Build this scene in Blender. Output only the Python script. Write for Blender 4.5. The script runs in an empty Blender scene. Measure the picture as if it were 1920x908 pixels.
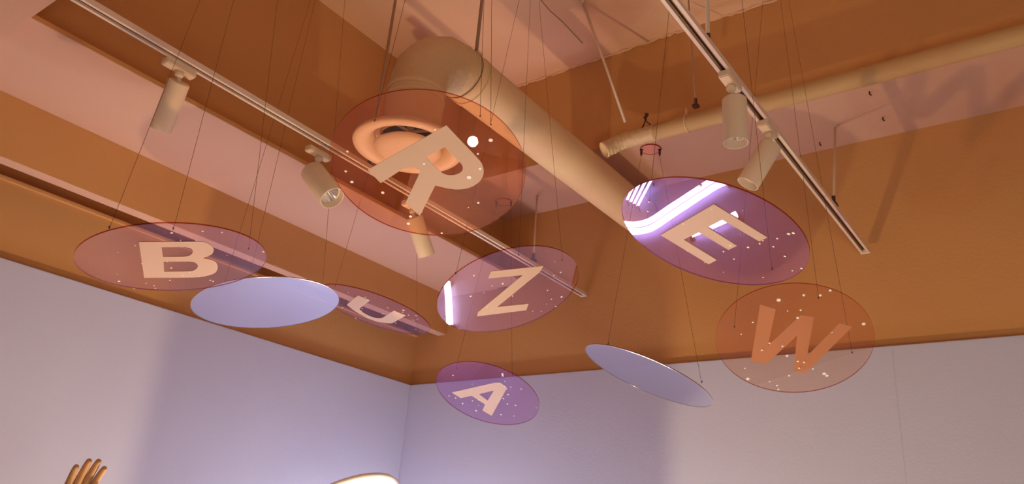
import bpy, bmesh, math, random
from mathutils import Vector, Matrix

# ------------------------------------------------------------------ camera
S = bpy.context.scene
C = S.collection
H = 1.5                                   # eye height above the floor
cam = bpy.data.cameras.new('camera'); cam.sensor_width = 36.0; cam.lens = 1472 / 1920 * 36.0
cam.clip_start = 0.05
co = bpy.data.objects.new('camera', cam); C.objects.link(co)
R = Matrix(((0.80894, 0.16307, 0.56483), (0.58308, -0.34523, -0.73541), (0.07507, 0.92424, -0.37435)))
co.matrix_world = Matrix.Translation((0, 0, H)) @ R.to_4x4()
S.camera = co

# ------------------------------------------------------------------ world, exposure
S.view_settings.view_transform = 'Standard'
S.view_settings.look = 'None'
S.view_settings.exposure = 0.21
S.view_settings.gamma = 1.0
S.view_settings.use_curve_mapping = False
W = bpy.data.worlds.new('world'); S.world = W; W.use_nodes = True
W.node_tree.nodes['Background'].inputs[0].default_value = (1.0, 0.72, 0.55, 1)
W.node_tree.nodes['Background'].inputs[1].default_value = 0.05
S.cycles.max_bounces = 8
S.cycles.transparent_max_bounces = 32
S.cycles.sample_clamp_indirect = 4

def area(name, loc, aim, size, power, col, sizey=None):
    l = bpy.data.lights.new(name, 'AREA'); l.energy = power; l.color = col; l.size = size
    if sizey: l.shape = 'RECTANGLE'; l.size_y = sizey
    o = bpy.data.objects.new(name, l); C.objects.link(o); o.location = loc
    o.rotation_euler = (Vector(aim) - Vector(loc)).to_track_quat('-Z', 'Y').to_euler(); return o
# warm fill lights added behind the viewer, without fittings
area('warm_fill', (1.2, -0.6, 0.4), (0.4, 3.3, 1.9), 0.9, 26, (1.0, 0.87, 0.62))
area('left_fill', (-1.0, -0.9, 0.4), (-3.2, 1.4, 2.2), 1.0, 1.5, (1.0, 0.55, 0.35))
# upward fills added near the floor to brighten the soffits
area('floor_fill', (-2.78, 2.72, 0.06), (-2.7, 2.65, 3.0), 0.5, 3.5, (1.0, 0.68, 0.66)).data.spread = math.radians(110)
area('floor_fill', (-2.88, 1.35, 0.06), (-2.7, 1.6, 3.0), 0.5, 1.6, (1.0, 0.72, 0.60)).data.spread = math.radians(70)

PI = math.pi
RND = random.Random(4)

# ------------------------------------------------------------------ materials
def mat(name, col, rough=0.6, metal=0.0, noise=0.0, scale=8.0, bump=0.0, bscale=60.0, emit=None, spec=None):
    m = bpy.data.materials.new(name); m.use_nodes = True; nt = m.node_tree
    b = nt.nodes['Principled BSDF']; b.inputs['Base Color'].default_value = (*col, 1)
    b.inputs['Roughness'].default_value = rough; b.inputs['Metallic'].default_value = metal
    if spec is not None: b.inputs['Specular IOR Level'].default_value = spec
    tc = nt.nodes.new('ShaderNodeTexCoord')
    if noise:
        n = nt.nodes.new('ShaderNodeTexNoise'); n.inputs['Scale'].default_value = scale; n.inputs['Detail'].default_value = 6
        nt.links.new(tc.outputs['Object'], n.inputs['Vector'])
        mx = nt.nodes.new('ShaderNodeMix'); mx.data_type = 'RGBA'
        mx.inputs['A'].default_value = (*[c * (1 - noise) for c in col], 1)
        mx.inputs['B'].default_value = (*[min(1, c * (1 + noise)) for c in col], 1)
        nt.links.new(n.outputs['Fac'], mx.inputs['Factor']); nt.links.new(mx.outputs['Result'], b.inputs['Base Color'])
    if bump:
        n2 = nt.nodes.new('ShaderNodeTexNoise'); n2.inputs['Scale'].default_value = bscale; n2.inputs['Detail'].default_value = 4
        nt.links.new(tc.outputs['Object'], n2.inputs['Vector'])
        bp = nt.nodes.new('ShaderNodeBump'); bp.inputs['Strength'].default_value = bump; bp.inputs['Distance'].default_value = 0.004
        nt.links.new(n2.outputs['Fac'], bp.inputs['Height']); nt.links.new(bp.outputs['Normal'], b.inputs['Normal'])
    if emit:
        b.inputs['Emission Color'].default_value = (*emit[0], 1); b.inputs['Emission Strength'].default_value = emit[1]
    return m

def tinted(name, tint, refl, fac, rough=0.0, bump=0.0):
    """coloured dichroic sheet: part passes through tinted, part mirrors"""
    m = bpy.data.materials.new(name); m.use_nodes = True; nt = m.node_tree
    for n in list(nt.nodes):
        if n.type != 'OUTPUT_MATERIAL': nt.nodes.remove(n)
    out = [n for n in nt.nodes][0]
    t = nt.nodes.new('ShaderNodeBsdfTransparent'); t.inputs[0].default_value = (*tint, 1)
    g = nt.nodes.new('ShaderNodeBsdfGlossy'); g.inputs['Color'].default_value = (*refl, 1); g.inputs['Roughness'].default_value = rough
    lw = nt.nodes.new('ShaderNodeLayerWeight'); lw.inputs['Blend'].default_value = 0.5
    pw = nt.nodes.new('ShaderNodeMath'); pw.operation = 'POWER'; pw.inputs[1].default_value = 5.0
    nt.links.new(lw.outputs['Facing'], pw.inputs[0])
    ad = nt.nodes.new('ShaderNodeMath'); ad.operation = 'MULTIPLY_ADD'; ad.use_clamp = True; ad.inputs[1].default_value = 0.5; ad.inputs[2].default_value = fac
    nt.links.new(pw.outputs[0], ad.inputs[0])
    mx = nt.nodes.new('ShaderNodeMixShader')
    nt.links.new(ad.outputs[0], mx.inputs[0]); nt.links.new(t.outputs[0], mx.inputs[1]); nt.links.new(g.outputs[0], mx.inputs[2])
    nt.links.new(mx.outputs[0], out.inputs[0]); return m

M_TAN = mat('tan_wall_paint', (0.65, 0.335, 0.122), 0.85, noise=0.05, scale=3, bump=0.25, bscale=90)
M_SOFFIT = mat('rose_soffit_uplit', (0.62, 0.375, 0.275), 0.85, noise=0.04, scale=3, bump=0.2, bscale=90)  # pinker than the tan sides: light from below put into the colour
M_SLAB = mat('concrete_slab_paint', (0.82, 0.52, 0.33), 0.9, noise=0.13, scale=2.2, bump=0.5, bscale=40)
M_LILAC = mat('lilac_wall_paint', (0.57, 0.58, 0.77), 0.8, noise=0.03, scale=2, bump=0.15, bscale=120)
M_FLOOR = mat('grey_floor', (0.42, 0.34, 0.36), 0.5, noise=0.1, scale=5)
M_WHITE = mat('white_fixture_paint', (0.88, 0.70, 0.50), 0.5, noise=0.03, scale=20)
M_TRACK = mat('white_track_metal', (0.82, 0.66, 0.55), 0.4)
M_DARK = mat('dark_slot', (0.035, 0.018, 0.012), 0.6)
M_COPPER = mat('copper_conductor', (0.5, 0.28, 0.14), 0.35, metal=0.8)
M_DUCT = mat('painted_duct_wrap', (0.80, 0.58, 0.33), 0.75, noise=0.06, scale=6, bump=0.5, bscale=14)
M_CRINKLE = mat('crinkled_foil_wrap', (0.70, 0.50, 0.28), 0.5, noise=0.05, scale=6, bump=1.0, bscale=45)
M_PIPE = mat('painted_pipe_wrap', (0.58, 0.37, 0.17), 0.75, noise=0.06, scale=6, bump=0.5, bscale=14)
M_SEAM = mat('brown_tape', (0.22, 0.11, 0.06), 0.7)
M_CREAM = mat('cream_valve_plastic', (0.86, 0.70, 0.54), 0.45)
M_ROD = mat('painted_rod', (0.42, 0.24, 0.16), 0.6)
M_ROD2 = mat('pale_rod', (0.75, 0.58, 0.44), 0.5)
M_WIRE = mat('thin_steel_wire', (0.16, 0.07, 0.04), 0.4, metal=0.4)
M_GRIP = mat('bronze_gripper', (0.10, 0.055, 0.05), 0.3, metal=0.7)
M_CHROME = mat('reflector_metal', (0.9, 0.88, 0.84), 0.15, metal=1.0)
M_BULB = mat('frosted_lens', (0.9, 0.9, 0.82), 0.2, emit=((1.0, 0.86, 0.66), 0.5))
M_LETTER = mat('cream_letter_film', (0.60, 0.40, 0.29), 0.6)
M_DOT = mat('white_dot_film', (1.0, 0.97, 0.95), 0.5, emit=((1.0, 0.93, 0.9), 0.0))
M_RIM = tinted('red_disc_edge', (0.55, 0.12, 0.08), (0.9, 0.7, 0.6), 0.05, 0.1)
M_MIRROR = tinted('bluish_mirror_sheet', (1.0, 0.74, 0.5), (0.78, 0.79, 0.93), 0.80, 0.05)
M_MBACK = mat('dark_mirror_back', (0.20, 0.09, 0.09), 0.5)
M_MEDGE = mat('polished_edge', (0.95, 0.9, 0.82), 0.15, metal=1.0)
M_CANOPY = mat('pink_canopy_plate', (0.72, 0.30, 0.27), 0.3)
M_NEON = mat('white_neon', (1, 1, 1), 0.4, emit=((0.96, 0.97, 1.0), 20.0))
M_GLOBE = mat('fill_globe_glow', (1, 1, 1), 0.4, emit=((0.98, 0.94, 0.97), 94.0))
M_GLOWFACE = mat('glowing_disc_face', (1, 1, 1), 0.5, emit=((1.0, 0.98, 0.90), 6))  # emission stands in for the disc's bright reflection
M_GLOWRIM = mat('white_disc_rim', (0.92, 0.90, 0.86), 0.3)
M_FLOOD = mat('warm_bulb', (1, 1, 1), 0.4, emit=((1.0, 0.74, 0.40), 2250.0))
M_STAND = mat('grey_stand_metal', (0.3, 0.3, 0.32), 0.4, metal=0.6)
M_BOARD = mat('display_board', (0.35, 0.25, 0.30), 0.7)
M_SKIN = mat('skin', (0.62, 0.34, 0.16), 0.55, noise=0.08, scale=30)
M_CLOTH = mat('grey_shirt', (0.22, 0.15, 0.19), 0.9, noise=0.1, scale=30)
M_TROUS = mat('dark_trousers', (0.05, 0.05, 0.08), 0.9)
M_HAIR = mat('dark_hair', (0.03, 0.02, 0.02), 0.6)

# ------------------------------------------------------------------ helpers
def obj(name, bm, m, parent=None, smooth=False):
    me = bpy.data.meshes.new(name)
    bmesh.ops.recalc_face_normals(bm, faces=bm.faces)
    bm.to_mesh(me); bm.free()
    for mm in (m if isinstance(m, (list, tuple)) else [m]): me.materials.append(mm)
    if smooth:
        for p in me.polygons: p.use_smooth = True
    o = bpy.data.objects.new(name, me); C.objects.link(o)
    if parent: o.parent = parent
    return o

def autosmooth(o, deg=35):
    me = o.data
    for p in me.polygons: p.use_smooth = True
    me.set_sharp_from_angle(angle=math.radians(deg))
    return o

def empty(name, loc, rot=None):
    o = bpy.data.objects.new(name, None); C.objects.link(o); o.empty_display_size = 0.05
    mw = Matrix.Translation(loc)
    if rot is not None: mw = mw @ rot.to_4x4()
    o.matrix_world = mw; return o

def tag(o, label, cat, group=None):
    o['label'] = label; o['category'] = cat
    if group: o['group'] = group
    return o

def box(bm, a, b):
    v = [bm.verts.new((x, y, z)) for x in (a[0], b[0]) for y in (a[1], b[1]) for z in (a[2], b[2])]
    for f in ((0, 1, 3, 2), (4, 6, 7, 5), (0, 4, 5, 1), (2, 3, 7, 6), (0, 2, 6, 4), (1, 5, 7, 3)):
        bm.faces.new([v[i] for i in f])

def struct(name, a, b, m, bevel=0.0):
    bm = bmesh.new(); box(bm, a, b)
    if bevel: bmesh.ops.bevel(bm, geom=bm.edges[:], offset=bevel, segments=2, affect='EDGES')
    o = obj(name, bm, m); o['kind'] = 'structure'; return o

def lathe(bm, prof, seg=32, mx=None, cap0=False, cap1=False):
    """prof: (radius, height) pairs turned round local z"""
    rings = []
    for r, h in prof:
        ring = []
        for i in range(seg):
            a = 2 * PI * i / seg; p = Vector((r * math.cos(a), r * math.sin(a), h))
            if mx is not None: p = mx @ p
            ring.append(bm.verts.new(p))
        rings.append(ring)
    for a, b in zip(rings, rings[1:]):
        for i in range(seg): bm.faces.new((a[i], a[(i + 1) % seg], b[(i + 1) % seg], b[i]))
    if cap0: bm.faces.new(rings[0])
    if cap1: bm.faces.new(rings[-1])
    return rings

def frame(d, up=(0, 0, 1)):
    """rotation whose z axis is d"""
    d = Vector(d).normalized(); u = Vector(up)
    if abs(d.dot(u)) > 0.97: u = Vector((0, 1, 0))
    x = u.cross(d).normalized(); y = d.cross(x)
    return Matrix((x, y, d)).transposed()

def tube(bm, pts, rad, seg=12, cap=True):
    pts = [Vector(p) for p in pts]; n = len(pts)
    rads = rad if isinstance(rad, (list, tuple)) else [rad] * n
    rings = []; prev = None
    for i, p in enumerate(pts):
        d = (pts[min(i + 1, n - 1)] - pts[max(i - 1, 0)]).normalized()
        if prev is None: x = frame(d).col[0].copy()
        else: x = (prev - d * prev.dot(d)).normalized()
        prev = x; y = d.cross(x)
        rings.append([bm.verts.new(p + rads[i] * (math.cos(2 * PI * k / seg) * x + math.sin(2 * PI * k / seg) * y)) for k in range(seg)])
    for a, b in zip(rings, rings[1:]):
        for i in range(seg): bm.faces.new((a[i], a[(i + 1) % seg], b[(i + 1) % seg], b[i]))
    if cap: bm.faces.new(rings[0]); bm.faces.new(rings[-1])

def catmull(pts, k=6):
    pts = [Vector(p) for p in pts]; out = []
    for i in range(len(pts) - 1):
        a = pts[max(i - 1, 0)]; b = pts[i]; c = pts[i + 1]; d = pts[min(i + 2, len(pts) - 1)]
        for j in range(k):
            t = j / k
            out.append(0.5 * (2 * b + (c - a) * t + (2 * a - 5 * b + 4 * c - d) * t * t + (3 * b - a - 3 * c + d) * t ** 3))
    return out + [pts[-1]]

# ------------------------------------------------------------------ the room
XL, YB = -3.203, 3.313
struct('floor', (-3.6, -3.4, -0.1), (3.4, 3.7, 0.0), M_FLOOR)
struct('wall_right', (3.2, -3.4, 0), (3.4, 3.7, 3.95), M_LILAC)
struct('wall_front', (-3.6, -3.4, 0), (3.2, -3.2, 3.95), M_LILAC)
# lower lilac panels stand a little proud of the tan walls above
struct('wall_left', (-3.6, -3.2, 0), (XL, YB, 2.40), M_LILAC, 0.003)
struct('wall_back', (-3.6, YB, 0), (3.2, 3.6, 2.40), M_LILAC, 0.003)
struct('trim_1', (-3.6, -3.2, 2.40), (XL - 0.035, YB + 0.04, 2.70), M_TAN)              # tan wall over the left panels
struct('trim_2', (-3.6, -3.2, 2.7), (XL - 0.02, YB + 0.04, 2.715), M_TAN, 0.002)         # lip on its upper edge
struct('trim_3', (-3.6, -3.2, 2.715), (XL - 0.14, YB + 0.04, 3.0), M_TAN)                # back of the pocket
struct('trim_4', (-3.6, YB + 0.035, 2.40), (3.2, 3.6, 3.352), M_TAN)                     # tan wall over the back panels
struct('trim_5', (-2.64, YB + 0.02, 2.925), (-2.44, YB + 0.035, 3.352), M_TAN)           # shallow pier
def two_tone(name, a, b, bevel=0.0):
    """dropped box: sides tan, underside tinted rose for the light from below"""
    bm = bmesh.new(); box(bm, a, b)
    if bevel: bmesh.ops.bevel(bm, geom=bm.edges[:], offset=bevel, segments=1, affect='EDGES')
    bmesh.ops.recalc_face_normals(bm, faces=bm.faces)
    for f in bm.faces:
        if f.normal.z < -0.5: f.material_index = 1
    o = obj(name, bm, [M_TAN, M_SOFFIT]); o['kind'] = 'structure'; return o
struct('ceiling', (-2.70, -3.2, 3.87), (3.2, 3.0, 3.95), M_SLAB)
two_tone('ceiling_beam', (-3.6, -3.2, 2.94), (-2.64, YB + 0.035, 3.95))                  # upper left beam
two_tone('ceiling_beam', (-3.0, -3.2, 2.925), (-2.44, YB + 0.035, 2.945), 0.002)          # lower left soffit
two_tone('ceiling_beam', (-3.065, -3.2, 2.69), (-3.0, YB + 0.035, 3.00), 0.002)          # valance before the pocket
two_tone('ceiling_beam', (-2.64, 2.85, 3.352), (3.2, 3.6, 3.95))                         # back beam
two_tone('ceiling_beam', (-3.202, -3.2, 2.88), (-1.4, 0.652, 3.95), 0.002)               # dropped box over the viewer's left

struct('trim_6', (-0.612, YB - 0.0008, 0), (-0.609, YB + 0.001, 2.40), M_LILAC)            # joint of the back panels
bm = bmesh.new(); tube(bm, [(-2.64 + i * 0.02, 2.846 + RND.uniform(-.004, .004), 3.868 + RND.uniform(-.004, .004)) for i in range(140)], [RND.uniform(.003, .008) for _ in range(140)], 6)
o = obj('trim_7', bm, M_SLAB); o['kind'] = 'structure'                                   # rough sealant bead under the slab
# small anchor screws left in the back soffit
for i, (x, y) in enumerate(((-0.523, 2.956), (-0.522, 3.180), (-0.807, 3.270))):
    bm = bmesh.new(); tube(bm, [(0, 0, 0), (0, 0, -0.012), (0.006, 0.002, -0.018)], 0.003, 6); o = obj('anchor_screw', bm, M_GRIP); o.location = (x, y, 3.352)
    tag(o, ('tiny bent screw in the back soffit, nearest the wrapped pipe', 'tiny bent screw in the back soffit, middle of three', 'tiny screw in the back soffit beside the pale rod top')[i], 'screw', 'soffit screws')
# thin cable lying on the slab
bm = bmesh.new(); tube(bm, [(-1.731, 2.283, 3.868), (-1.74, 2.406, 3.868), (-1.732, 2.509, 3.868), (-1.736, 2.696, 3.868)], 0.0022, 6)
tag(obj('ceiling_cable', bm, M_ROD), 'thin dark cable running across the concrete slab near the oblique rod', 'cable')

# hanging discs: centre, normal, letter outline, dots, wire points and canopy, in metres
DISCS = {
    'B': {'c': [-2.0407, 1.0965, 2.2155], 'n': [-0.1815, -0.1329, 0.9744], 'letter': [[(0.0648, -0.1422), (0.1452, -0.0237), (0.1521, -0.009), (0.1532, -0.0011), (0.1509, 0.0039), (0.1479, 0.01), (0.1443, 0.0183), (0.1388, 0.0266), (0.132, 0.0344), (0.1247, 0.0411), (0.1167, 0.0468), (0.1075, 0.0517), (0.098, 0.0556), (0.0889, 0.058), (0.0552, 0.0539), (0.0549, 0.0542), (0.0555, 0.0607), (0.0564, 0.0699), (0.0564, 0.0803), (0.0543, 0.0898), (0.0494, 0.0984), (0.0426, 0.107), (0.0343, 0.1152), (0.0251, 0.1227), (0.0146, 0.1299), (0.0027, 0.1368), (-0.0097, 0.1424), (-0.0213, 0.1458), (-0.0319, 0.1465), (-0.0421, 0.1449), (-0.0518, 0.1418), (-0.0608, 0.1375), (-0.0679, 0.1338), (-0.0735, 0.1297), (-0.08, 0.1225), (-0.0897, 0.1091), (-0.1554, 0.001)], [(0.0646, -0.078), (0.0961, -0.0309), (0.0986, -0.0235), (0.0989, -0.018), (0.0977, -0.0135), (0.0959, -0.0091), (0.0934, -0.0047), (0.0899, -0.0008), (0.0855, 0.0028), (0.0807, 0.0058), (0.0749, 0.0086), (0.0682, 0.011), (0.0614, 0.0126), (0.0552, 0.0131), (0.0502, 0.0127), (0.0457, 0.0115), (0.0412, 0.0087), (0.0359, 0.0036), (0.008, -0.0397)], [(-0.0213, -0.0199), (0.0151, 0.037), (0.0175, 0.0457), (0.017, 0.052), (0.0147, 0.057), (0.0118, 0.0619), (0.0083, 0.0669), (0.0036, 0.0714), (-0.0018, 0.0754), (-0.0074, 0.0787), (-0.0136, 0.0813), (-0.0203, 0.0834), (-0.027, 0.0847), (-0.0331, 0.0849), (-0.0377, 0.0847), (-0.0414, 0.0841), (-0.0455, 0.0815), (-0.051, 0.0756), (-0.0865, 0.0219)]], 'dots': [(0.1608, -0.1082, 0.0035), (0.2111, -0.0507, 0.0027), (0.2315, -0.0066, 0.0027), (0.1313, -0.064, 0.0016), (0.1526, -0.0313, 0.002), (0.0411, -0.1393, 0.002), (0.1188, -0.0252, 0.002), (0.1075, 0.0963, 0.0017), (0.1816, 0.1637, 0.0033), (-0.0611, -0.0611, 0.0021), (-0.0509, 0.0221, 0.003), (-0.2114, -0.0434, 0.0036), (-0.164, -0.0749, 0.0013), (-0.2461, 0.0225, 0.0023), (-0.1913, 0.028, 0.0018), (-0.1974, 0.057, 0.0023), (-0.2147, 0.0716, 0.0023), (-0.1365, 0.0711, 0.0027), (-0.0733, 0.1242, 0.0022), (-0.079, 0.1683, 0.0031), (-0.0833, 0.1806, 0.0031), (0.113, 0.1641, 0.0013), (-0.0867, 0.0825, 0.0022), (-0.0542, 0.084, 0.0017), (-0.016, -0.0114, 0.0017), (-0.023, -0.0537, 0.0013), (-0.0227, -0.1507, 0.0012)], 'wires': [(0.0928, -0.237), (0.1702, -0.1093), (0.1605, 0.1297)], 'canopy': [-1.91, 1.028, 3.87]},
    'R': {'c': [-1.2766, 1.2863, 2.4079], 'n': [-0.2262, 0.2601, 0.9387], 'letter': [[(0.1272, -0.0934), (0.1317, 0.0304), (0.1315, 0.0452), (0.1309, 0.0525), (0.1296, 0.0564), (0.1276, 0.0615), (0.1248, 0.0684), (0.1214, 0.0749), (0.1172, 0.081), (0.1125, 0.0865), (0.107, 0.0914), (0.1008, 0.0959), (0.094, 0.0997), (0.0869, 0.1027), (0.0793, 0.1048), (0.071, 0.1061), (0.0627, 0.1066), (0.0547, 0.1062), (0.0472, 0.105), (0.0399, 0.1028), (0.0329, 0.0999), (0.0262, 0.0965), (0.0196, 0.0924), (0.0133, 0.0876), (0.0073, 0.0823), (0.0017, 0.077), (-0.0171, 0.0538), (-0.1223, 0.124), (-0.126, 0.0657), (-0.0253, -0.0022), (-0.0177, -0.0091), (-0.0173, -0.0119), (-0.0201, -0.0132), (-0.0221, -0.0152), (-0.0228, -0.0186), (-0.024, -0.0221), (-0.0259, -0.0254), (-0.0287, -0.0283), (-0.0475, -0.0361), (-0.1353, -0.0258), (-0.1341, -0.0795)], [(0.0835, -0.0396), (0.0851, 0.016), (0.0851, 0.0237), (0.0849, 0.0288), (0.0842, 0.0325), (0.083, 0.0361), (0.081, 0.04), (0.0783, 0.0435), (0.0752, 0.0463), (0.0715, 0.0485), (0.067, 0.0499), (0.0618, 0.0507), (0.0565, 0.0507), (0.0514, 0.0501), (0.0466, 0.0488), (0.0418, 0.0468), (0.0374, 0.0441), (0.0336, 0.0411), (0.0306, 0.0377), (0.0281, 0.034), (0.0262, 0.0296), (0.0246, 0.024), (0.0233, 0.0169), (0.0225, 0.0085), (0.0219, -0.0002), (0.0217, -0.0084), (0.0234, -0.0376)]], 'dots': [(0.0696, -0.123, 0.0018), (0.0962, -0.0965, 0.0026), (-0.1363, -0.1541, 0.0032), (-0.186, -0.1049, 0.0033), (-0.1974, -0.0683, 0.0043), (-0.1527, 0.0034, 0.0043), (0.0041, -0.0217, 0.0032), (0.1409, 0.0208, 0.0027), (0.117, 0.0653, 0.0037), (0.0756, 0.0751, 0.006), (0.1931, 0.0005, 0.0053), (0.0432, 0.1636, 0.0033), (0.0105, 0.1644, 0.0019), (-0.1456, 0.1126, 0.0044), (-0.1686, 0.1319, 0.0045), (-0.112, 0.2097, 0.003)], 'wires': [(-0.0176, -0.1908), (0.2084, -0.0682), (0.2157, -0.0333)], 'canopy': [-1.211, 1.217, 3.87]},
    'E': {'c': [-0.7469, 1.8393, 2.3397], 'n': [0.2147, 0.2412, 0.9464], 'letter': [[(0.0661, -0.1397), (0.1533, 0.0054), (0.1249, 0.024), (0.0615, -0.0731), (0.0062, -0.0399), (0.0549, 0.0465), (0.0217, 0.0673), (-0.0303, -0.0158), (-0.0917, 0.0203), (-0.0344, 0.1197), (-0.0694, 0.1436), (-0.1552, -0.0007)]], 'dots': [(0.062, -0.2152, 0.0044), (-0.1135, -0.1562, 0.0029), (-0.1383, -0.1139, 0.003), (0.2139, -0.0125, 0.0043), (0.2269, -0.0155, 0.0039), (0.1775, 0.009, 0.0029), (0.1542, 0.0463, 0.0029), (0.1364, 0.0191, 0.0022), (0.1224, 0.0336, 0.0026), (0.0838, 0.0516, 0.0034), (0.0363, 0.0451, 0.003), (0.0043, 0.0749, 0.0027), (0.0204, 0.1111, 0.0023), (0.17, 0.09, 0.0033), (0.1949, 0.1463, 0.003), (0.1668, 0.1595, 0.0023), (0.0705, 0.2005, 0.002), (0.052, -0.1187, 0.0021), (-0.0579, -0.0553, 0.0026), (-0.1071, 0.076, 0.002), (-0.0774, 0.1341, 0.0016), (0.1316, -0.112, 0.0014), (-0.0397, 0.1822, 0.0016)], 'wires': [(-0.1684, -0.063), (0.1064, 0.1673)], 'canopy': [-0.691, 1.729, 3.87]},
    'W': {'c': [-0.7732, 2.5815, 2.2452], 'n': [-0.1777, 0.4772, 0.8606], 'letter': [[(-0.0499, -0.1832), (-0.0101, -0.1482), (-0.084, 0.0006), (0.0561, -0.1003), (0.0908, -0.0783), (0.0211, 0.0846), (0.1559, -0.0291), (0.1902, -0.0017), (-0.0062, 0.1605), (-0.0411, 0.1424), (0.0186, -0.0163), (-0.1143, 0.0812), (-0.1603, 0.0555)]], 'dots': [(0.0114, -0.1881, 0.0065), (0.089, -0.1834, 0.0044), (0.1352, -0.167, 0.0044), (0.1683, -0.177, 0.0043), (0.0236, -0.1349, 0.0022), (0.0622, -0.1255, 0.0033), (0.0438, -0.0967, 0.0045), (-0.0948, -0.1209, 0.0028), (-0.1473, -0.0819, 0.0023), (0.1256, -0.002, 0.0023), (0.2253, -0.0092, 0.0056), (-0.0741, -0.0141, 0.0034), (-0.0387, 0.0112, 0.0034), (-0.1075, 0.0091, 0.0035), (-0.0381, 0.0587, 0.0046), (-0.013, 0.0938, 0.0035), (0.0047, 0.1045, 0.0035), (-0.0183, 0.1267, 0.0035), (0.023, 0.1422, 0.0035), (-0.1886, 0.0758, 0.0029), (-0.1962, 0.1283, 0.006), (-0.0602, 0.1522, 0.0036), (0.051, 0.1753, 0.0059), (0.0568, 0.1871, 0.0048), (-0.1304, 0.1622, 0.003), (-0.1128, 0.1874, 0.0036), (-0.1142, 0.2071, 0.0036)], 'wires': [(-0.1592, -0.1136), (0.1266, -0.1528), (0.1594, 0.1118)], 'canopy': [-0.783, 2.655, 3.87]},
    'Z': {'c': [-1.5536, 2.0274, 2.3479], 'n': [-0.4078, 0.0051, 0.9131], 'letter': [[(0.0413, -0.155), (0.1637, -0.0195), (0.134, -0.0001), (-0.0806, 0.0349), (-0.0051, 0.1247), (-0.0358, 0.152), (-0.1579, 0.0165), (-0.1392, -0.0018), (0.0897, -0.0399), (0.0113, -0.1318)]], 'dots': [(-0.0054, -0.1878, 0.0032), (-0.0084, -0.0856, 0.0025), (0.0203, -0.063, 0.0037), (-0.0492, -0.0794, 0.0017), (-0.0887, -0.1043, 0.0037), (-0.0069, 0.0292, 0.0026), (0.2009, -0.0043, 0.0021), (0.1765, 0.0673, 0.0029), (0.1521, 0.0608, 0.0025), (0.0852, 0.1171, 0.0026), (0.0598, 0.1793, 0.0026), (0.0898, 0.2014, 0.004), (0.0309, 0.1888, 0.0018), (0.0404, 0.2354, 0.0027), (-0.0264, 0.1798, 0.0018), (-0.0091, 0.2111, 0.0018), (0.0935, -0.0823, 0.0016), (0.1105, -0.0614, 0.0012), (-0.1016, 0.0032, 0.0017), (-0.1068, 0.0341, 0.0017)], 'wires': [(-0.0369, -0.2411), (0.1466, -0.1367), (0.2164, 0.0233)], 'canopy': [-1.657, 2.132, 3.87]},
    'A': {'c': [-2.2846, 2.8806, 2.2074], 'n': [-0.0614, 0.3955, 0.9164], 'letter': [[(-0.1759, -0.0517), (0.0914, -0.079), (0.1212, -0.0753), (0.1341, -0.0332), (-0.0763, 0.1605), (-0.1003, 0.1118), (-0.0557, 0.0675), (-0.0861, -0.0089), (-0.1549, -0.001)], [(-0.0397, -0.0126), (0.055, -0.0256), (-0.023, 0.0406)]], 'dots': [(-0.084, -0.1713, 0.0043), (0.1696, -0.131, 0.0055), (0.163, -0.119, 0.0051), (0.1504, -0.0792, 0.003), (-0.0272, -0.0912, 0.0022), (0.1554, -0.0347, 0.0034), (0.1266, -0.0449, 0.0034), (0.1253, -0.0238, 0.003), (0.1981, -0.0117, 0.0038), (-0.2067, -0.0298, 0.0036), (-0.1816, -0.0078, 0.0036), (-0.1716, 0.0402, 0.0046), (-0.1052, 0.029, 0.0036), (-0.0681, 0.0282, 0.0036), (-0.0939, 0.0675, 0.0027), (-0.1349, 0.1066, 0.0055), (0.1089, 0.0163, 0.0044), (0.067, 0.0412, 0.0035), (0.0639, 0.0843, 0.004), (0.0991, 0.1004, 0.0035), (-0.0206, 0.1596, 0.0036), (0.0416, 0.18, 0.0027), (0.1945, 0.1351, 0.0026)], 'wires': [(-0.0427, -0.208), (0.2024, -0.1023)], 'canopy': [-2.482, 3.128, 3.352]},
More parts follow.
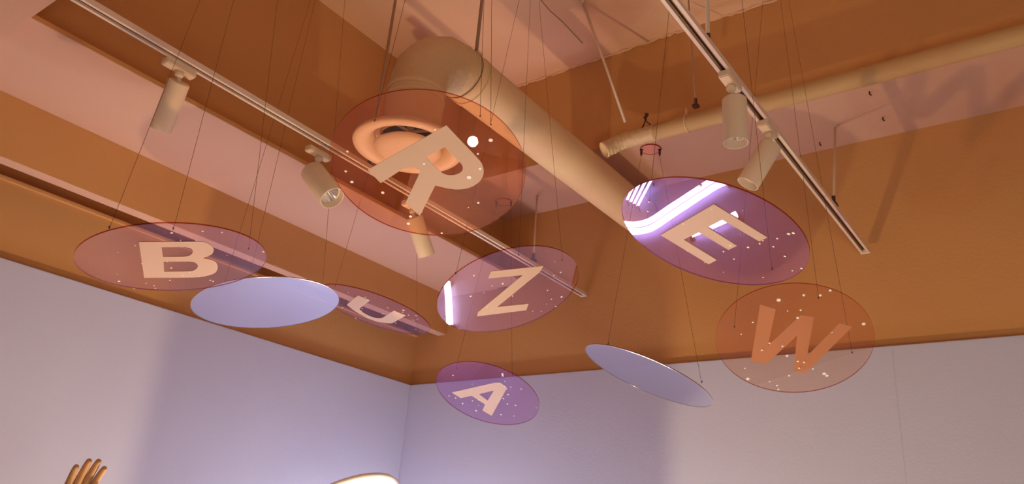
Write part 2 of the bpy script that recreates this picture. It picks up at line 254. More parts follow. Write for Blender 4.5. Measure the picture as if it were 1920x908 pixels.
    'U': {'c': [-2.3921, 2.1983, 2.4314], 'n': [0.1558, 0.1453, 0.977], 'letter': [[(0.0634, -0.1534), (0.0895, -0.1088), (-0.0632, -0.0233), (-0.0804, -0.0092), (-0.0878, 0.0013), (-0.0899, 0.0102), (-0.0915, 0.0195), (-0.0931, 0.0299), (-0.0923, 0.0404), (-0.0897, 0.0501), (-0.0861, 0.0585), (-0.0816, 0.0654), (-0.0758, 0.0713), (-0.0686, 0.0757), (-0.06, 0.0782), (-0.0521, 0.0799), (-0.0441, 0.0806), (-0.0321, 0.078), (-0.0118, 0.0698), (0.1387, -0.0124), (0.1638, 0.0341), (0.006, 0.1196), (-0.0136, 0.1283), (-0.0237, 0.1312), (-0.03, 0.131), (-0.0387, 0.1306), (-0.0511, 0.1307), (-0.0641, 0.1299), (-0.077, 0.1275), (-0.0888, 0.1232), (-0.0999, 0.1168), (-0.1106, 0.1085), (-0.1199, 0.0984), (-0.1271, 0.0866), (-0.1319, 0.0722), (-0.1346, 0.0557), (-0.1358, 0.0386), (-0.1357, 0.0226), (-0.1341, 0.0075), (-0.1311, -0.0073), (-0.1271, -0.0211), (-0.1226, -0.0332), (-0.121, -0.0413), (-0.1209, -0.0467), (-0.1157, -0.0534), (-0.0992, -0.0651)]], 'dots': [(0.0298, -0.1788, 0.0023), (0.0937, -0.1383, 0.0038), (0.0805, -0.1128, 0.0031), (-0.0603, -0.0952, 0.0024), (-0.1832, -0.0202, 0.0041), (-0.0532, -0.0193, 0.004), (-0.083, 0.0032, 0.0037), (0.1278, -0.0393, 0.0035), (0.0306, 0.0267, 0.0032), (0.2037, -0.0211, 0.0049), (0.1808, -0.0017, 0.0031), (0.1873, 0.0273, 0.0031), (0.2294, 0.0309, 0.0038), (0.2011, 0.0681, 0.0023), (0.1671, 0.0799, 0.0031), (0.0843, 0.1842, 0.0032), (-0.2178, 0.0942, 0.0038), (-0.1167, 0.0783, 0.0037), (0.0162, 0.1236, 0.0032)], 'wires': [(-0.005, -0.2251), (0.0545, 0.2194)], 'canopy': [-2.574, 2.355, 3.87]},
    'M1': {'c': [-2.3217, 1.6232, 2.2773], 'n': [-0.1938, -0.0971, 0.9762], 'wires': [(0.0434, -0.21), (0.1327, -0.1759), (0.1833, 0.0943)], 'canopy': [-2.126, 1.485, 3.87]},
    'M2': {'c': [-1.327, 2.6216, 2.1726], 'n': [0.3086, 0.185, 0.933], 'wires': [(-0.041, -0.2441), (0.2662, -0.0831)], 'canopy': [-1.499, 2.968, 3.352]}
}
SPZ = 2.605
LC = (-2.229, 2.004, 1.59)
LN = (-0.601, -0.10, 0.793)
FR = 0.025

# ------------------------------------------------------------------ supply duct with elbow and valve
DX, DZ, DR = -1.743, 3.2, 0.098
du = empty('air_duct', (DX, 1.65, 2.785)); tag(du, 'large round wrapped ventilation duct with elbow running to the back wall', 'duct')
def P(bm): # move world-space mesh into the duct's frame
    bmesh.ops.translate(bm, verts=bm.verts, vec=-Vector((DX, 1.65, 2.785)))
bm = bmesh.new(); tube(bm, [(DX, 1.86 + (3.345 - 1.86) * i / 24, DZ) for i in range(25)], DR, 40, True)
for v in bm.verts: v.co += Vector((RND.uniform(-1, 1), 0, RND.uniform(-1, 1))) * 0.0007
P(bm); obj('straight_section', bm, M_DUCT, du, True)
bm = bmesh.new()
pts = [(DX, 1.65, 3.0)] + [(DX, 1.85 - 0.2 * math.cos(a), 3.0 + 0.2 * math.sin(a)) for a in [PI / 2 * i / 4 for i in range(0, 5)]]
pts[0] = (DX, 1.65, 2.98)
dense = []
for i in range(len(pts) - 1):
    for j in range(5): dense.append(Vector(pts[i]).lerp(Vector(pts[i + 1]), j / 5))
dense.append(Vector(pts[-1]))
tube(bm, dense, [0.101] * len(dense), 56, False)
for v in bm.verts: v.co += Vector([RND.uniform(-1, 1) for _ in range(3)]) * 0.0013
P(bm); autosmooth(obj('elbow', bm, M_CRINKLE, du), 17)
bm = bmesh.new(); tube(bm, [(DX, 1.65, 2.80), (DX, 1.65, 2.9), (DX, 1.65, 2.955), (DX, 1.65, 3.0)], [0.1, 0.1, 0.1, 0.1], 48, False)
P(bm); obj('neck', bm, M_DUCT, du, True)
for z, k in ((2.955, 1.03), (2.985, 1.035)):
    bm = bmesh.new(); lathe(bm, [(DR * k, -0.008), (DR * (k + 0.03), -0.004), (DR * (k + 0.03), 0.004), (DR * k, 0.008)], 48, Matrix.Translation((DX, 1.65, z)))
    P(bm); obj('collar', bm, M_DUCT, du, True)
bm = bmesh.new(); lathe(bm, [(DR * 1.02, -0.0025), (DR * 1.035, 0), (DR * 1.02, 0.0025)], 48, Matrix.Translation((DX, 1.875, DZ)) @ Matrix.Rotation(PI / 2, 4, 'X'))
P(bm); o = obj('tape_band', bm, M_SEAM, du); o['label'] = 'brown tape band round the duct'
# clamp for the hanger
bm = bmesh.new(); lathe(bm, [(DR * 1.015, -0.012), (DR * 1.04, -0.01), (DR * 1.04, 0.01), (DR * 1.015, 0.012)], 40, Matrix.Translation((DX, 1.93, DZ)) @ Matrix.Rotation(PI / 2, 4, 'X'))
box(bm, (DX + 0.0, 1.915, DZ + DR), (DX + 0.03, 1.945, DZ + DR + 0.03)); P(bm); obj('clamp', bm, M_DUCT, du)

va = empty('ceiling_valve', (DX - 0.002, 1.65, 2.785)); tag(va, 'round cream ceiling air valve with domed centre plate under the duct elbow', 'air vent')
bm = bmesh.new(); lathe(bm, [(0.101, 0.03), (0.128, 0.025), (0.165, 0.012), (0.186, 0.0), (0.190, -0.008), (0.186, -0.016), (0.168, -0.020), (0.145, -0.012), (0.128, 0.006), (0.118, 0.028), (0.100, 0.055)], 64)
obj('outer_ring', bm, M_CREAM, va, True)
bm = bmesh.new(); lathe(bm, [(0.001, -0.044), (0.05, -0.042), (0.09, -0.036), (0.112, -0.026), (0.116, -0.018), (0.108, -0.012), (0.001, -0.008)], 64)
obj('centre_plate', bm, M_CREAM, va, True)
bm = bmesh.new(); lathe(bm, [(0.012, -0.010), (0.012, 0.10)], 16, None, True, True)
for k in range(3):
    a = k * 2 * PI / 3 + 0.4; tube(bm, [(0, 0, 0.05), (0.099 * math.cos(a), 0.099 * math.sin(a), 0.05)], 0.005, 6)
obj('spindle', bm, M_CREAM, va)
bm = bmesh.new(); lathe(bm, [(0.098, 0.052), (0.097, 0.12), (0.001, 0.121)], 48)
obj('throat', bm, M_DARK, va, True)

# ------------------------------------------------------------------ smaller wrapped pipe
pp = empty('wrapped_pipe', (-1.5, 2.75, 3.30)); tag(pp, 'slim foil wrapped pipe with a cut open left end along the back beam', 'pipe')
PO = Vector((-1.5, 2.75, 3.30))
def PP(bm): bmesh.ops.translate(bm, verts=bm.verts, vec=-PO)
path = catmull([(-1.590, 2.690, 3.232), (-1.565, 2.708, 3.252), (-1.52, 2.732, 3.279), (-1.45, 2.748, 3.291), (-1.36, 2.75, 3.293)], 8)
bm = bmesh.new(); tube(bm, path, [0.036 + 0.0018 * math.sin(i * 2.3) for i in range(len(path))], 28, False)
for v in bm.verts: v.co += Vector([RND.uniform(-1, 1) for _ in range(3)]) * 0.0022
PP(bm); obj('wrapped_end', bm, M_CRINKLE, pp, True)
bm = bmesh.new(); tube(bm, [(-1.37 + i * 0.12, 2.75, 3.293) for i in range(39)], 0.037, 28, True)
PP(bm); obj('straight_section', bm, M_PIPE, pp, True)
d = (path[1] - path[0]).normalized()
bm = bmesh.new(); lathe(bm, [(0.001, 0.012), (0.026, 0.012), (0.033, 0.006), (0.0375, -0.001), (0.0385, 0.004), (0.0375, 0.010)], 28, Matrix.Translation(path[0]) @ frame(d).to_4x4())
PP(bm); obj('end_cap', bm, M_DUCT, pp, True)
for x in (-1.215, ):
    bm = bmesh.new(); lathe(bm, [(0.038, -0.003), (0.040, -0.002), (0.040, 0.002), (0.038, 0.003)], 28, Matrix.Translation((x, 2.75, 3.293)) @ Matrix.Rotation(PI / 2, 4, 'Y'))
    box(bm, (x - 0.003, 2.735, 3.33), (x + 0.003, 2.745, 3.36)); PP(bm); obj('strap', bm, M_DUCT, pp)
bm = bmesh.new()
tube(bm, [(-1.425, 2.735, 3.318), (-1.40, 2.72, 3.345), (-1.375, 2.735, 3.318)], 0.004, 6)
tube(bm, [(-1.40, 2.72, 3.343), (-1.395, 2.715, 3.38)], 0.006, 6); tube(bm, [(-1.405, 2.72, 3.36), (-1.385, 2.71, 3.37)], 0.008, 6)
PP(bm); obj('hanger_clip', bm, M_GRIP, pp)

# ------------------------------------------------------------------ rods
def rod(top, bot, r, m, label, foot=True, cap=True, group=None):
    t = Vector(top); b = Vector(bot); e = empty('hanger_rod', t); tag(e, label, 'rod', group)
    bm = bmesh.new(); tube(bm, [(0, 0, 0), b - t], r, 10); obj('rod', bm, m, e, True)
    if cap:
        bm = bmesh.new(); lathe(bm, [(0.012, 0.0), (0.012, -0.004), (0.006, -0.010), (0.006, -0.016)], 14, None, True, True); obj('ceiling_cup', bm, m, e, True)
    if foot:
        bm = bmesh.new(); tube(bm, [b - t + Vector((0, 0, 0.03)), b - t], 0.007, 8); box(bm, b - t + Vector((-0.012, -0.012, -0.012)), b - t + Vector((0.012, 0.012, 0.0)))
        obj('bracket', bm, M_GRIP, e)
rod((-2.05, 1.752, 3.87), (-2.05, 1.752, 2.832), 0.006, M_ROD, 'dark rod from slab to the left track, behind the duct valve')
rod((-1.735, 1.93, 3.87), (-1.735, 1.93, 3.32), 0.007, M_ROD, 'thick dark rod ending on the duct clamp at the elbow')
rod((-1.573, 2.424, 3.87), (-1.475, 2.672, 3.335), 0.006, M_ROD2, 'pale slanting rod from the slab to the left end of wrapped pipe', foot=False)
rod((-0.683, 1.686, 3.87), (-0.683, 1.686, 2.832), 0.006, M_ROD2, 'pale rod from slab to the right track above its upright spotlight')
rod((-1.166, 2.664, 3.87), (-1.15, 2.69, 3.335), 0.003, M_ROD, 'thin dark rod with a hook above the middle of wrapped pipe', cap=False)
rod((-0.711, 3.162, 3.352), (-0.665, 2.83, 2.832), 0.005, M_ROD2, 'pale rod from back soffit to the far end of right track')
rod((-2.276, 3.155, 3.352), (-2.045, 2.84, 2.832), 0.005, M_ROD2, 'pale rod from back soffit to the far end of left track')

# ------------------------------------------------------------------ tracks
def track(x0, y0, x1, y1, z, label):
    a = Vector((x0, y0, z)); b = Vector((x1, y1, z)); L = (b - a).length
    d = (b - a).normalized(); rot = Matrix((Vector((d.y, -d.x, 0)), d, Vector((0, 0, 1)))).transposed()
    e = empty('light_track', a, rot); tag(e, label, 'light track')
    w, h, lip, dep = 0.0175, 0.017, 0.0095, 0.011
    prof = [(-w, 0), (-w + lip, 0), (-w + lip, dep), (w - lip, dep), (w - lip, 0), (w, 0), (w, h), (-w, h)]
    bm = bmesh.new(); r0 = [bm.verts.new((p[0], 0, p[1])) for p in prof]; r1 = [bm.verts.new((p[0], L, p[1])) for p in prof]
    for i in range(8): bm.faces.new((r0[i], r0[(i + 1) % 8], r1[(i + 1) % 8], r1[i]))
    bm.faces.new(r0); bm.faces.new(r1); obj('rail', bm, M_TRACK, e)
    bm = bmesh.new(); box(bm, (-w + lip + .0002, 0.02, dep - 0.002), (w - lip - .0002, L - 0.02, dep - 0.0005)); obj('slot_lining', bm, M_DARK, e)
    for s in (-1, 1):
        bm = bmesh.new(); box(bm, (s * 0.0045 - 0.0012, 0.02, dep - 0.006), (s * 0.0045 + 0.0012, L - 0.02, dep - 0.002)); obj('conductor', bm, M_COPPER, e)
    for y in (-0.006, L - 0.012):
        bm = bmesh.new(); box(bm, (-w - .001, y, -0.001), (w + .001, y + 0.018, h + 0.001)); obj('end_cap', bm, M_TRACK, e)
    return e
track(-2.022, 0.25, -2.058, 3.33, 2.80, 'long white light track along the left beam carrying three spotlights')
track(-0.690, 0.2, -0.668, 3.30, 2.80, 'white light track on the right, carrying two spotlights, ending at the tan back wall')

# ------------------------------------------------------------------ spotlights
def spot(tr, top, end, r, label, group='track spotlights'):
    tr = Vector(tr); top = Vector(top); end = Vector(end); e = empty('track_spotlight', tr); tag(e, label, 'spotlight', group)
    ax = (end - top); L = ax.length; mx = Matrix.Translation(top - tr) @ frame(ax).to_4x4()
    bm = bmesh.new(); box(bm, (-0.016, -0.055, -0.020), (0.016, 0.045, 0.002)); bmesh.ops.bevel(bm, geom=bm.edges[:], offset=0.003, segments=2, affect='EDGES'); obj('track_adapter', bm, M_WHITE, e)
    bm = bmesh.new(); lathe(bm, [(0.013, -0.020), (0.013, -0.032), (0.009, -0.038)], 18, None, True, True); obj('swivel', bm, M_WHITE, e, True)
    bm = bmesh.new(); tube(bm, [(0, 0, -0.03), (top - tr) * 0.6 + Vector((0, 0, -0.01)), top - tr + ax.normalized() * 0.02], 0.007, 10); obj('joint_arm', bm, M_WHITE, e, True)
    bm = bmesh.new(); lathe(bm, [(0.001, 0), (r * 0.90, 0.0), (r * 0.985, 0.003), (r, 0.010), (r, L - 0.001), (r * 0.985, L)], 40, mx); autosmooth(obj('lamp_body', bm, M_WHITE, e))
    bm = bmesh.new(); lathe(bm, [(r * 0.99, L - 0.002), (r * 0.985, L + 0.001), (r * 0.93, L + 0.001), (r * 0.91, L - 0.004), (r * 0.89, L - 0.022), (r * 0.80, L - 0.024)], 40, mx); autosmooth(obj('bezel', bm, M_CREAM, e))
    bm = bmesh.new(); seg = 48; rings = []
    for rr, h in ((0.80, 0.024), (0.66, 0.040), (0.45, 0.056), (0.22, 0.066)):
        ring = []
        for i in range(seg):
            a = 2 * PI * i / seg; q = r * (rr + (0.025 if i % 2 else -0.025) * rr)
            ring.append(bm.verts.new(mx @ Vector((q * math.cos(a), q * math.sin(a), L - h))))
        rings.append(ring)
    for a, b in zip(rings, rings[1:]):
        for i in range(seg): bm.faces.new((a[i], a[(i + 1) % seg], b[(i + 1) % seg], b[i]))
    obj('reflector', bm, M_CHROME, e)
    bm = bmesh.new(); lathe(bm, [(r * 0.24, L - 0.066), (r * 0.2, L - 0.060), (0.001, L - 0.057)], 20, mx); obj('bulb', bm, M_BULB, e, True)
spot((-0.678, 1.833, 2.80), (-0.676, 1.85, 2.745), (-0.676, 1.85, SPZ), 0.034, 'white cylinder spotlight pointing straight down from the right track')
spot((-0.676, 2.134, 2.80), (-0.676, 2.155, 2.750), (-0.745, 2.128, 2.619), 0.034, 'white cylinder spotlight tilted left on the right track, just above the letter E disc')
spot((-2.057, 0.977, 2.80), (-2.072, 0.990, 2.760), (-2.165, 1.018, 2.635), 0.032, 'white cylinder spotlight nearest the viewer on the left track, tilted left')
spot((-2.093, 1.556, 2.80), (-2.130, 1.566, 2.735), (-2.021, 1.589, 2.615), 0.044, 'widest spotlight, on left track by the valve, its ribbed reflector facing the viewer')
spot((-2.098, 2.057, 2.80), (-2.103, 2.075, 2.755), (-2.097, 2.168, 2.620), 0.035, 'white cylinder spotlight on left track seen below the letter R disc')

# ------------------------------------------------------------------ hanging discs
def film(name, polys, depth, m, parent, z):
    cu = bpy.data.curves.new(name, 'CURVE'); cu.dimensions = '2D'; cu.fill_mode = 'BOTH'; cu.extrude = depth / 2
    for pl in polys:
        s = cu.splines.new('POLY'); s.points.add(len(pl) - 1); s.use_cyclic_u = True
        for i, p in enumerate(pl): s.points[i].co = (p[0], p[1], 0, 1)
    t = bpy.data.objects.new('film_curve', cu); C.objects.link(t)
    me = bpy.data.meshes.new_from_object(t.evaluated_get(bpy.context.evaluated_depsgraph_get()))
    bpy.data.objects.remove(t); me.materials.clear(); me.materials.append(m)
    for v in me.vertices: v.co.z += z
    o = bpy.data.objects.new(name, me); C.objects.link(o); o.parent = parent; return o

LOOK = {  # per-disc coating: passed tint, mirrored tint, mirror share
    'B': ((0.98, 0.80, 0.74), (0.85, 0.72, 0.90), 0.10),
    'R': ((0.98, 0.62, 0.40), (0.90, 0.62, 0.62), 0.05),
    'E': ((0.88, 0.66, 0.74), (0.50, 0.34, 0.68), 0.16),
    'Z': ((0.96, 0.76, 0.76), (0.9, 0.66, 0.85), 0.16),
    'W': ((1.0, 0.78, 0.60), (0.90, 0.66, 0.80), 0.09),
    'A': ((0.88, 0.66, 0.84), (0.70, 0.45, 0.95), 0.10),
    'U': ((0.95, 0.78, 0.76), (0.80, 0.66, 0.92), 0.12),
}
LBL = {
    'B': 'pink tinted clear disc bearing a cream letter B, hanging on the left',
    'R': 'large orange tinted clear disc bearing a sideways letter R under the air valve',
    'E': 'violet tinted clear disc bearing a letter E with bright tube reflections',
    'Z': 'rose tinted clear disc bearing a slanted letter Z near the left track end',
    'W': 'orange tinted clear disc bearing a letter W on the right',
    'A': 'lowest magenta tinted clear disc bearing a letter A near the corner',
    'U': 'rose tinted clear disc bearing a letter U half behind the bluish mirror disc',
    'M1': 'round mirror disc without a letter, reflecting bluish lilac, beside letter U disc',
    'M2': 'steeply tilted round mirror disc without a letter, between letters A and W',
}
RAD = 0.25
M_CLEAR = tinted('uncoated_sheet_face', (1, 1, 1), (1, 1, 1), 0.0)
M_CLEAR.node_tree.nodes['Mix Shader'].inputs[0].default_value = 0
for l in list(M_CLEAR.node_tree.links):
    if l.to_socket == M_CLEAR.node_tree.nodes['Mix Shader'].inputs[0]: M_CLEAR.node_tree.links.remove(l)
def disc(key, d):
    n = Vector(d['n']); e1 = (Vector((1, 0, 0)) - n * n.x).normalized(); e2 = n.cross(e1)
    rot = Matrix((e1, e2, n)).transposed()
    mirror = key.startswith('M')
    e = empty('mirror_disc' if mirror else 'letter_disc', Vector(d['c']), rot)
    tag(e, LBL[key], 'disc', 'hanging mirror discs' if mirror else 'hanging letter discs')
    th = 0.002
    if mirror:
        bm = bmesh.new(); rr = lathe(bm, [(RAD, -th), (RAD, -th + 0.0005)], 128, None, True, True)
        for f in bm.faces:
            if f.calc_center_median().z > -th + 0.0004: f.material_index = 1
        obj('mirror_face', bm, [M_MIRROR, M_CLEAR], e)
        bm = bmesh.new(); lathe(bm, [(RAD - 0.0015, -th + 0.0008), (RAD, -th + 0.0008), (RAD, th), (RAD - 0.0015, th), (RAD - 0.0015, -th + 0.0008)], 128); obj('edge_band', bm, M_MBACK, e)
        bm = bmesh.new(); lathe(bm, [(RAD + 0.0002, -th - 0.0006), (RAD + 0.0016, -th - 0.0002), (RAD + 0.0012, -0.0004), (RAD + 0.0002, 0)], 128); obj('rim', bm, M_MEDGE, e)
    else:
        m = tinted('tinted_sheet_' + key.lower(), LOOK[key][0], LOOK[key][1], LOOK[key][2])
        bm = bmesh.new(); lathe(bm, [(RAD, -th), (RAD, th)], 160, None, True, True)
        for f in bm.faces:
            if len(f.verts) == 4: f.material_index = 1
            elif f.calc_center_median().z > 0: f.material_index = 2
        obj('clear_sheet', bm, [m, M_RIM, M_CLEAR], e)
        film('letter', d['letter'], 0.001, M_LETTER, e, (th + 0.0009 if key == 'W' else -th - 0.0009))['label'] = 'cream letter %s' % key
        bm = bmesh.new()
        for (x, y, r) in d['dots']:
            lathe(bm, [(r, 0), (r, -0.0005)], 16, Matrix.Translation((x, y, -th - 0.0016)), True, True)
        o = obj('white_dots', bm, M_DOT, e); o['kind'] = 'stuff'
    inv = e.matrix_world.inverted(); cp = Vector(d['canopy'])
    # canopy plate with grippers
    ca = empty('ceiling_canopy', cp); tag(ca, CL[key], 'ceiling mount', 'small pink ceiling mounts')
    bm = bmesh.new(); lathe(bm, [(0.001, -0.004), (0.046, -0.004), (0.048, -0.002), (0.048, 0.0), (0.001, 0.0)], 32); obj('plate', bm, M_CANOPY, ca)
    bm = bmesh.new(); lathe(bm, [(0.0475, -0.006), (0.0495, -0.005), (0.0495, -0.001), (0.0475, 0.0)], 32); obj('plate_rim', bm, M_RIM, ca)
    for (x, y) in d['wires']:
        wp = e.matrix_world @ Vector((x, y, 0)); dr = Vector((wp.x - cp.x, wp.y - cp.y, 0)).normalized() * 0.040
        if len(d['wires']) == 2: dr = Vector((0.88, 0.47, 0)) * (-0.043 if (x, y) == tuple(d['wires'][0]) else 0.043)
        g = cp + dr
        gb = bmesh.new(); lathe(gb, [(0.008, -0.004), (0.008, -0.007), (0.0045, -0.010), (0.0055, -0.013), (0.0055, -0.028), (0.0035, -0.036), (0.001, -0.040)], 12, Matrix.Translation(dr), True, True)
        obj('gripper', gb, M_GRIP, ca, True)
        a = inv @ (g + Vector((0, 0, -0.038))); b = Vector((x, y, th))
        wb = bmesh.new(); tube(wb, [a, b], 0.0006, 6); obj('wire', wb, M_WIRE, e)
        fb = bmesh.new(); lathe(fb, [(0.0022, th), (0.0022, th + 0.003), (0.001, th + 0.008)], 10, Matrix.Translation((x, y, 0)), True, True); obj('wire_fitting', fb, M_GRIP, e)
CL = {
    'B': 'pink canopy plate on the slab above the letter B disc',
    'R': 'pink canopy plate on the slab above the letter R disc',
    'E': 'pink canopy plate on the slab above the letter E disc',
    'Z': 'pink canopy plate on the slab above the letter Z disc',
    'W': 'pink canopy plate on the slab above the letter W disc',
    'A': 'pink canopy plate with two bronze grippers left on the back soffit, by the pale rod',
    'U': 'pink canopy plate on the slab, half hidden behind the duct elbow',
    'M1': 'pink canopy plate on the slab above the bluish mirror disc',
    'M2': 'pink canopy plate with two bronze grippers just below the wrapped pipe',
}
for k, d in DISCS.items(): disc(k, d)

# ------------------------------------------------------------------ disc at the bottom edge: bright mirror reflection made a glow, stand added
e = empty('glow_disc', (-2.25, 2.02, 0.0)); tag(e, 'white round disc glowing in place of a mirror reflection, on an added stand before the bluish corner, at the bottom edge', 'lamp')
n = Vector(LN).normalized(); mx = Matrix.Translation(Vector(LC) - Vector((-2.25, 2.02, 0))) @ frame(n).to_4x4()
bm = bmesh.new(); lathe(bm, [(0.232, -0.004), (0.236, -0.008), (0.25, -0.010), (0.254, -0.004), (0.25, 0.004), (0.01, 0.012)], 96, mx, False, True); obj('disc_rim', bm, M_GLOWRIM, e, True)
bm = bmesh.new(); lathe(bm, [(0.233, -0.003), (0.2, -0.005), (0.001, -0.006)], 96, mx); obj('disc_face', bm, M_GLOWFACE, e, True)
hb = mx @ Vector((0, 0, 0.012))
bm = bmesh.new(); tube(bm, catmull([hb, hb + n * 0.06, (hb.x + n.x * 0.1, hb.y + n.y * .1, hb.z - 0.15), (hb.x + n.x * 0.1, hb.y + n.y * .1, 0.03)], 6), 0.012, 12); obj('pole', bm, M_STAND, e, True)
bm = bmesh.new(); lathe(bm, [(0.15, 0), (0.15, 0.012), (0.02, 0.03)], 32, Matrix.Translation((hb.x + n.x * 0.1, hb.y + n.y * .1, 0)), True, True); obj('lamp_base', bm, M_STAND, e, True)

# ------------------------------------------------------------------ neon tubes on the back wall near the corner (mirrored in discs E and Z)
def neon(pts, r, label, grp='wall neon tubes'):
    p0 = Vector(pts[0]); e = empty('neon_tube', p0); tag(e, label, 'neon light', grp)
    bm = bmesh.new(); tube(bm, [p - p0 for p in catmull(pts, 5)], r, 12); obj('glass_tube', bm, M_NEON, e, True)
    for p in (pts[0], pts[-1]):
        p = Vector(p); bm = bmesh.new(); tube(bm, [p - p0, Vector((p.x, YB, p.z)) - p0], r * 0.8, 10); obj('standoff', bm, M_STAND, e, True)
bd = [(-2.60, 3.27, 1.15), (-2.52, 3.27, 1.135), (-2.45, 3.27, 1.08), (-2.403, 3.27, 0.95), (-2.336, 3.27, 0.765), (-2.286, 3.27, 0.639), (-2.24, 3.27, 0.58)]
neon(bd, 0.020, 'wavy white neon tube, the upper one of a pair')
neon([(x - 0.055, y, z - 0.05) for x, y, z in bd], 0.018, 'wavy white neon tube, the lower one of a pair')
neon([(-2.02, 3.27, 0.84), (-2.079, 3.27, 0.93), (-2.18, 3.27, 1.065)], 0.020, 'short slanting white neon tube right of the wavy pair')
for i in range(4):
    neon([(-2.86 + i * 0.035, 3.27, 0.72 - i * 0.012), (-2.83 + i * 0.037, 3.27, 0.80), (-2.79 + i * 0.037, 3.27, 0.90 + i * 0.01)], 0.008, '%s of the four short neon strokes on the back wall nearest the corner' % ('leftmost', 'second from left', 'third from left', 'rightmost')[i])

# ------------------------------------------------------------------ unseen globe added low down to brighten the corner walls
e = empty('fill_globe', (-2.66, 2.82, 0)); tag(e, 'added fill light globe on a short pole low in the corner between the lilac walls', 'lamp')
bm = bmesh.new(); bmesh.ops.create_uvsphere(bm, u_segments=24, v_segments=14, radius=0.07, matrix=Matrix.Translation((0, 0, 1.02))); obj('globe', bm, M_GLOBE, e, True)
bm = bmesh.new(); tube(bm, [(0, 0, 0.02), (0, 0, 0.955)], 0.01, 10); obj('pole', bm, M_STAND, e, True)
bm = bmesh.new(); lathe(bm, [(0.13, 0), (0.13, 0.012), (0.012, 0.025)], 24, None, True, True); obj('lamp_base', bm, M_STAND, e)

# ------------------------------------------------------------------ warm work lamp and the board that shades the corner
e = empty('flood_lamp', (-1.59, 1.79, 0)); tag(e, 'low warm flood lamp standing behind the dark board under the discs', 'lamp')
bm = bmesh.new(); bmesh.ops.create_uvsphere(bm, u_segments=16, v_segments=10, radius=FR, matrix=Matrix.Translation((0, 0, 0.62))); obj('bulb', bm, M_FLOOD, e, True)
bm = bmesh.new(); tube(bm, [(0, 0, 0.02), (0, 0, 0.62 - FR * .9)], 0.01, 10); obj('pole', bm, M_STAND, e, True)
bm = bmesh.new(); lathe(bm, [(0.12, 0), (0.12, 0.012), (0.012, 0.025)], 24, None, True, True); obj('lamp_base', bm, M_STAND, e)
e = empty('display_board', (-1.79, 1.99, 0)); tag(e, 'dark display board standing diagonally before the warm flood lamp', 'display board')
e.rotation_euler = (0, 0, math.radians(45))
bm = bmesh.new(); box(bm, (-0.283, -0.01, 0.05), (0.283, 0.01, 0.62 + 0.565)); obj('board_panel', bm, M_BOARD, e)
for s in (-1, 1):
    bm = bmesh.new(); box(bm, (s * 0.2 - 0.015, -0.15, 0), (s * 0.2 + 0.015, 0.15, 0.03)); box(bm, (s * 0.2 - 0.01, -0.025, 0.03), (s * 0.2 + 0.01, -0.01, 0.5)); obj('foot', bm, M_STAND, e)

# ------------------------------------------------------------------ person reaching up at the left edge
def skin(name, verts, edges, rads, m, parent, sub=2):
    me = bpy.data.meshes.new(name); me.from_pydata([Vector(v) for v in verts], edges, []); o = bpy.data.objects.new(name, me); C.objects.link(o)
    md = o.modifiers.new('s', 'SKIN'); md.use_smooth_shade = True
    for i, v in enumerate(me.skin_vertices[0].data):
        r = rads[i]; v.radius = (r, r) if not isinstance(r, tuple) else r; v.use_root = (i == 0)
    sd = o.modifiers.new('d', 'SUBSURF'); sd.levels = sub; sd.render_levels = sub
    m2 = bpy.data.meshes.new_from_object(o.evaluated_get(bpy.context.evaluated_depsgraph_get()))
    bpy.data.objects.remove(o); m2.name = name; m2.materials.clear(); m2.materials.append(m)
    for p in m2.polygons: p.use_smooth = True
    n = bpy.data.objects.new(name, m2); C.objects.link(n); n.parent = parent; return n
M_CANVAS = mat('eye_white', (0.85, 0.82, 0.78), 0.3)
M_LIP = mat('lip', (0.45, 0.16, 0.12), 0.5)
B0 = Vector((-2.22, 0.88, 0)); pe = empty('person', B0)
tag(pe, 'person at the lower left edge raising one bare hand with spread fingers', 'person')
WR = Vector((0.176, 0.108, 1.506))         # wrist of the raised arm, in the person's frame
# axes of the hand: fx across the palm, fz along the fingers
fx = Vector((0.35, 0.94, 0)).normalized(); fn = Vector((0.94, -0.35, 0)).normalized(); fz = (Vector((0, 0, 1)) + fx * 0.20 + fn * 0.12).normalized()
def hp(u, v, w=0.0): return WR + fx * u + fz * v + fn * w
V = [(0, 0, 0.86), (0, 0, 1.02), (0, 0, 1.18), (0, 0, 1.27), (0, 0, 1.33), (0.0, 0.0, 1.40), (0.0, 0.0, 1.47),
     (-0.06, -0.13, 1.25), (-0.09, -0.19, 1.02), (-0.02, -0.21, 0.82), (0.0, -0.215, 0.74),
     (0.05, 0.13, 1.25), (0.14, 0.16, 1.10), (0.165, 0.125, 1.31), WR, hp(0, 0.035), hp(0, 0.07),
     (-0.01, -0.08, 0.82), (0.0, -0.09, 0.45), (0.0, -0.09, 0.08), (0.10, -0.10, 0.03),
     (-0.01, 0.08, 0.82), (0.0, 0.09, 0.45), (0.0, 0.09, 0.08), (0.10, 0.10, 0.03)]
E_ = [(0, 1), (1, 2), (2, 3), (3, 4), (4, 5), (5, 6), (2, 7), (7, 8), (8, 9), (9, 10), (2, 11), (11, 12), (12, 13), (13, 14), (14, 15), (15, 16),
      (0, 17), (17, 18), (18, 19), (19, 20), (0, 21), (21, 22), (22, 23), (23, 24)]
rr = [0.125, 0.115, 0.125, 0.07, 0.045, 0.075, 0.07, 0.055, 0.038, 0.028, 0.032, 0.055, 0.042, 0.034, 0.022, 0.030, 0.026,
      0.085, 0.055, 0.036, 0.03, 0.085, 0.055, 0.036, 0.03]
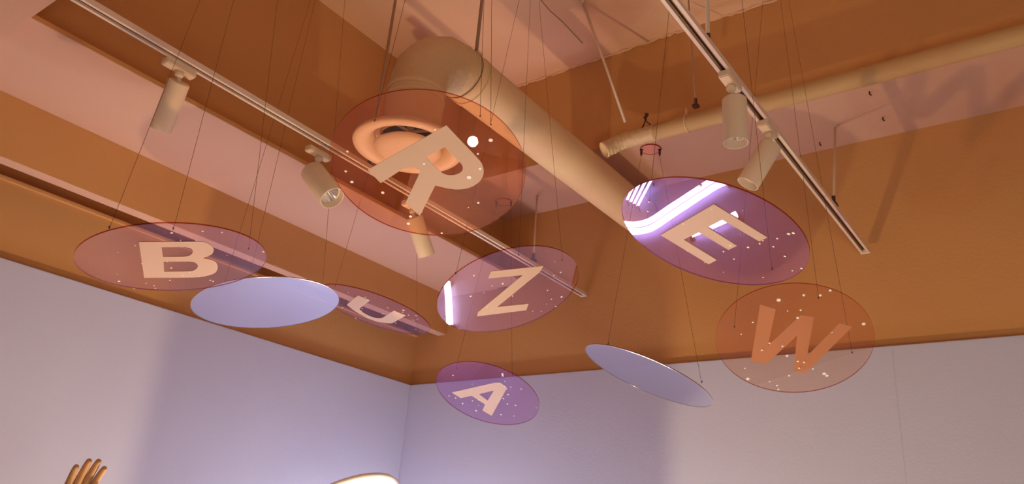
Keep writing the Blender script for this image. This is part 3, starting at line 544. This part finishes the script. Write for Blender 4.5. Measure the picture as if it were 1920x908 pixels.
# fingers: chains rooted in the palm
fing = [(-0.031, 0.074, -0.45, 0.060, 0.0092), (-0.011, 0.082, -0.12, 0.070, 0.0096), (0.009, 0.082, 0.12, 0.072, 0.0096), (0.029, 0.074, 0.36, 0.064, 0.0094)]
body = skin('body', V, E_, rr, M_SKIN, pe, 2)
bmj = bmesh.new(); bmj.from_mesh(body.data)
def add_chain(pts, rads):
    t = skin('finger_chain', pts, [(i, i + 1) for i in range(len(pts) - 1)], rads, M_SKIN, None, 2)
    bmj.from_mesh(t.data); bpy.data.objects.remove(t)
add_chain([hp(-0.0, 0.015), hp(-0.022, 0.05), hp(-0.027, 0.078)], [(0.016, 0.012), (0.014, 0.011), (0.011, 0.010)])
add_chain([hp(0.0, 0.015), hp(0.018, 0.05), hp(0.024, 0.078)], [(0.016, 0.012), (0.014, 0.011), (0.011, 0.010)])
for u, v, a, L, r in fing:
    u *= 0.86; a *= 0.20; dx, dz = math.sin(a), math.cos(a)
    add_chain([hp(u * 0.6, 0.03), hp(u, v), hp(u + dx * L * 0.42, v + dz * L * 0.42, 0.006), hp(u + dx * L * 0.74, v + dz * L * 0.72, 0.016), hp(u + dx * L, v + dz * L * 0.92, 0.032)], [r * 1.1, r * 1.08, r, r * 0.92, r * 0.75])
add_chain([hp(0.018, 0.02), hp(0.040, 0.036, 0.004), hp(0.052, 0.056, 0.012), hp(0.054, 0.074, 0.02)], [0.013, 0.0105, 0.0095, 0.0078])
add_chain([(0.066, 0, 1.455), (0.080, 0, 1.435), (0.090, 0, 1.420), (0.074, 0, 1.412)], [0.008, 0.010, 0.011, 0.008])      # nose
for s in (-1, 1): add_chain([(0.0, s * 0.066, 1.452), (-0.004, s * 0.078, 1.436), (0.002, s * 0.071, 1.412)], [0.010, 0.014, 0.008])   # ears
me = bpy.data.meshes.new('body'); bmj.to_mesh(me); bmj.free(); me.materials.append(M_SKIN)
for p in me.polygons: p.use_smooth = True
body.data = me
# clothes and hair
skin('shirt', [(0, 0, 0.84), (0, 0, 1.02), (0, 0, 1.18), (0, 0, 1.265), (-0.06, -0.13, 1.25), (-0.085, -0.18, 1.08), (0.05, 0.13, 1.25), (0.12, 0.153, 1.14)],
     [(0, 1), (1, 2), (2, 3), (2, 4), (4, 5), (2, 6), (6, 7)], [0.145, 0.132, 0.14, 0.085, 0.072, 0.062, 0.072, 0.062], M_CLOTH, pe)
skin('trousers', [(0, 0, 0.88), (-0.01, -0.08, 0.80), (0, -0.09, 0.45), (0, -0.09, 0.10), (-0.01, 0.08, 0.80), (0, 0.09, 0.45), (0, 0.09, 0.10)],
     [(0, 1), (1, 2), (2, 3), (0, 4), (4, 5), (5, 6)], [0.135, 0.105, 0.072, 0.062, 0.105, 0.072, 0.062], M_TROUS, pe)
bm = bmesh.new(); bmesh.ops.create_icosphere(bm, subdivisions=3, radius=0.092, matrix=Matrix.Translation((-0.012, 0, 1.452)) @ Matrix.Diagonal((1.05, 0.9, 0.98, 1)))
for v in list(bm.verts):
    if v.co.x > 0.045 and v.co.z < 1.49: bm.verts.remove(v)
obj('hair', bm, M_HAIR, pe, True)

for s in (-1, 1):
    bm = bmesh.new(); bmesh.ops.create_uvsphere(bm, u_segments=14, v_segments=8, radius=0.011, matrix=Matrix.Translation((0.066, s * 0.028, 1.447)))
    for f in bm.faces:
        if f.calc_center_median().x > 0.0735: f.material_index = 1
    obj('eye', bm, [M_CANVAS, M_DARK], pe, True)
bm = bmesh.new(); tube(bm, [(0.068, -0.022, 1.390), (0.077, -0.009, 1.389), (0.077, 0.009, 1.389), (0.068, 0.022, 1.390)], [0.002, 0.0045, 0.0045, 0.002], 8); obj('mouth', bm, M_LIP, pe, True)
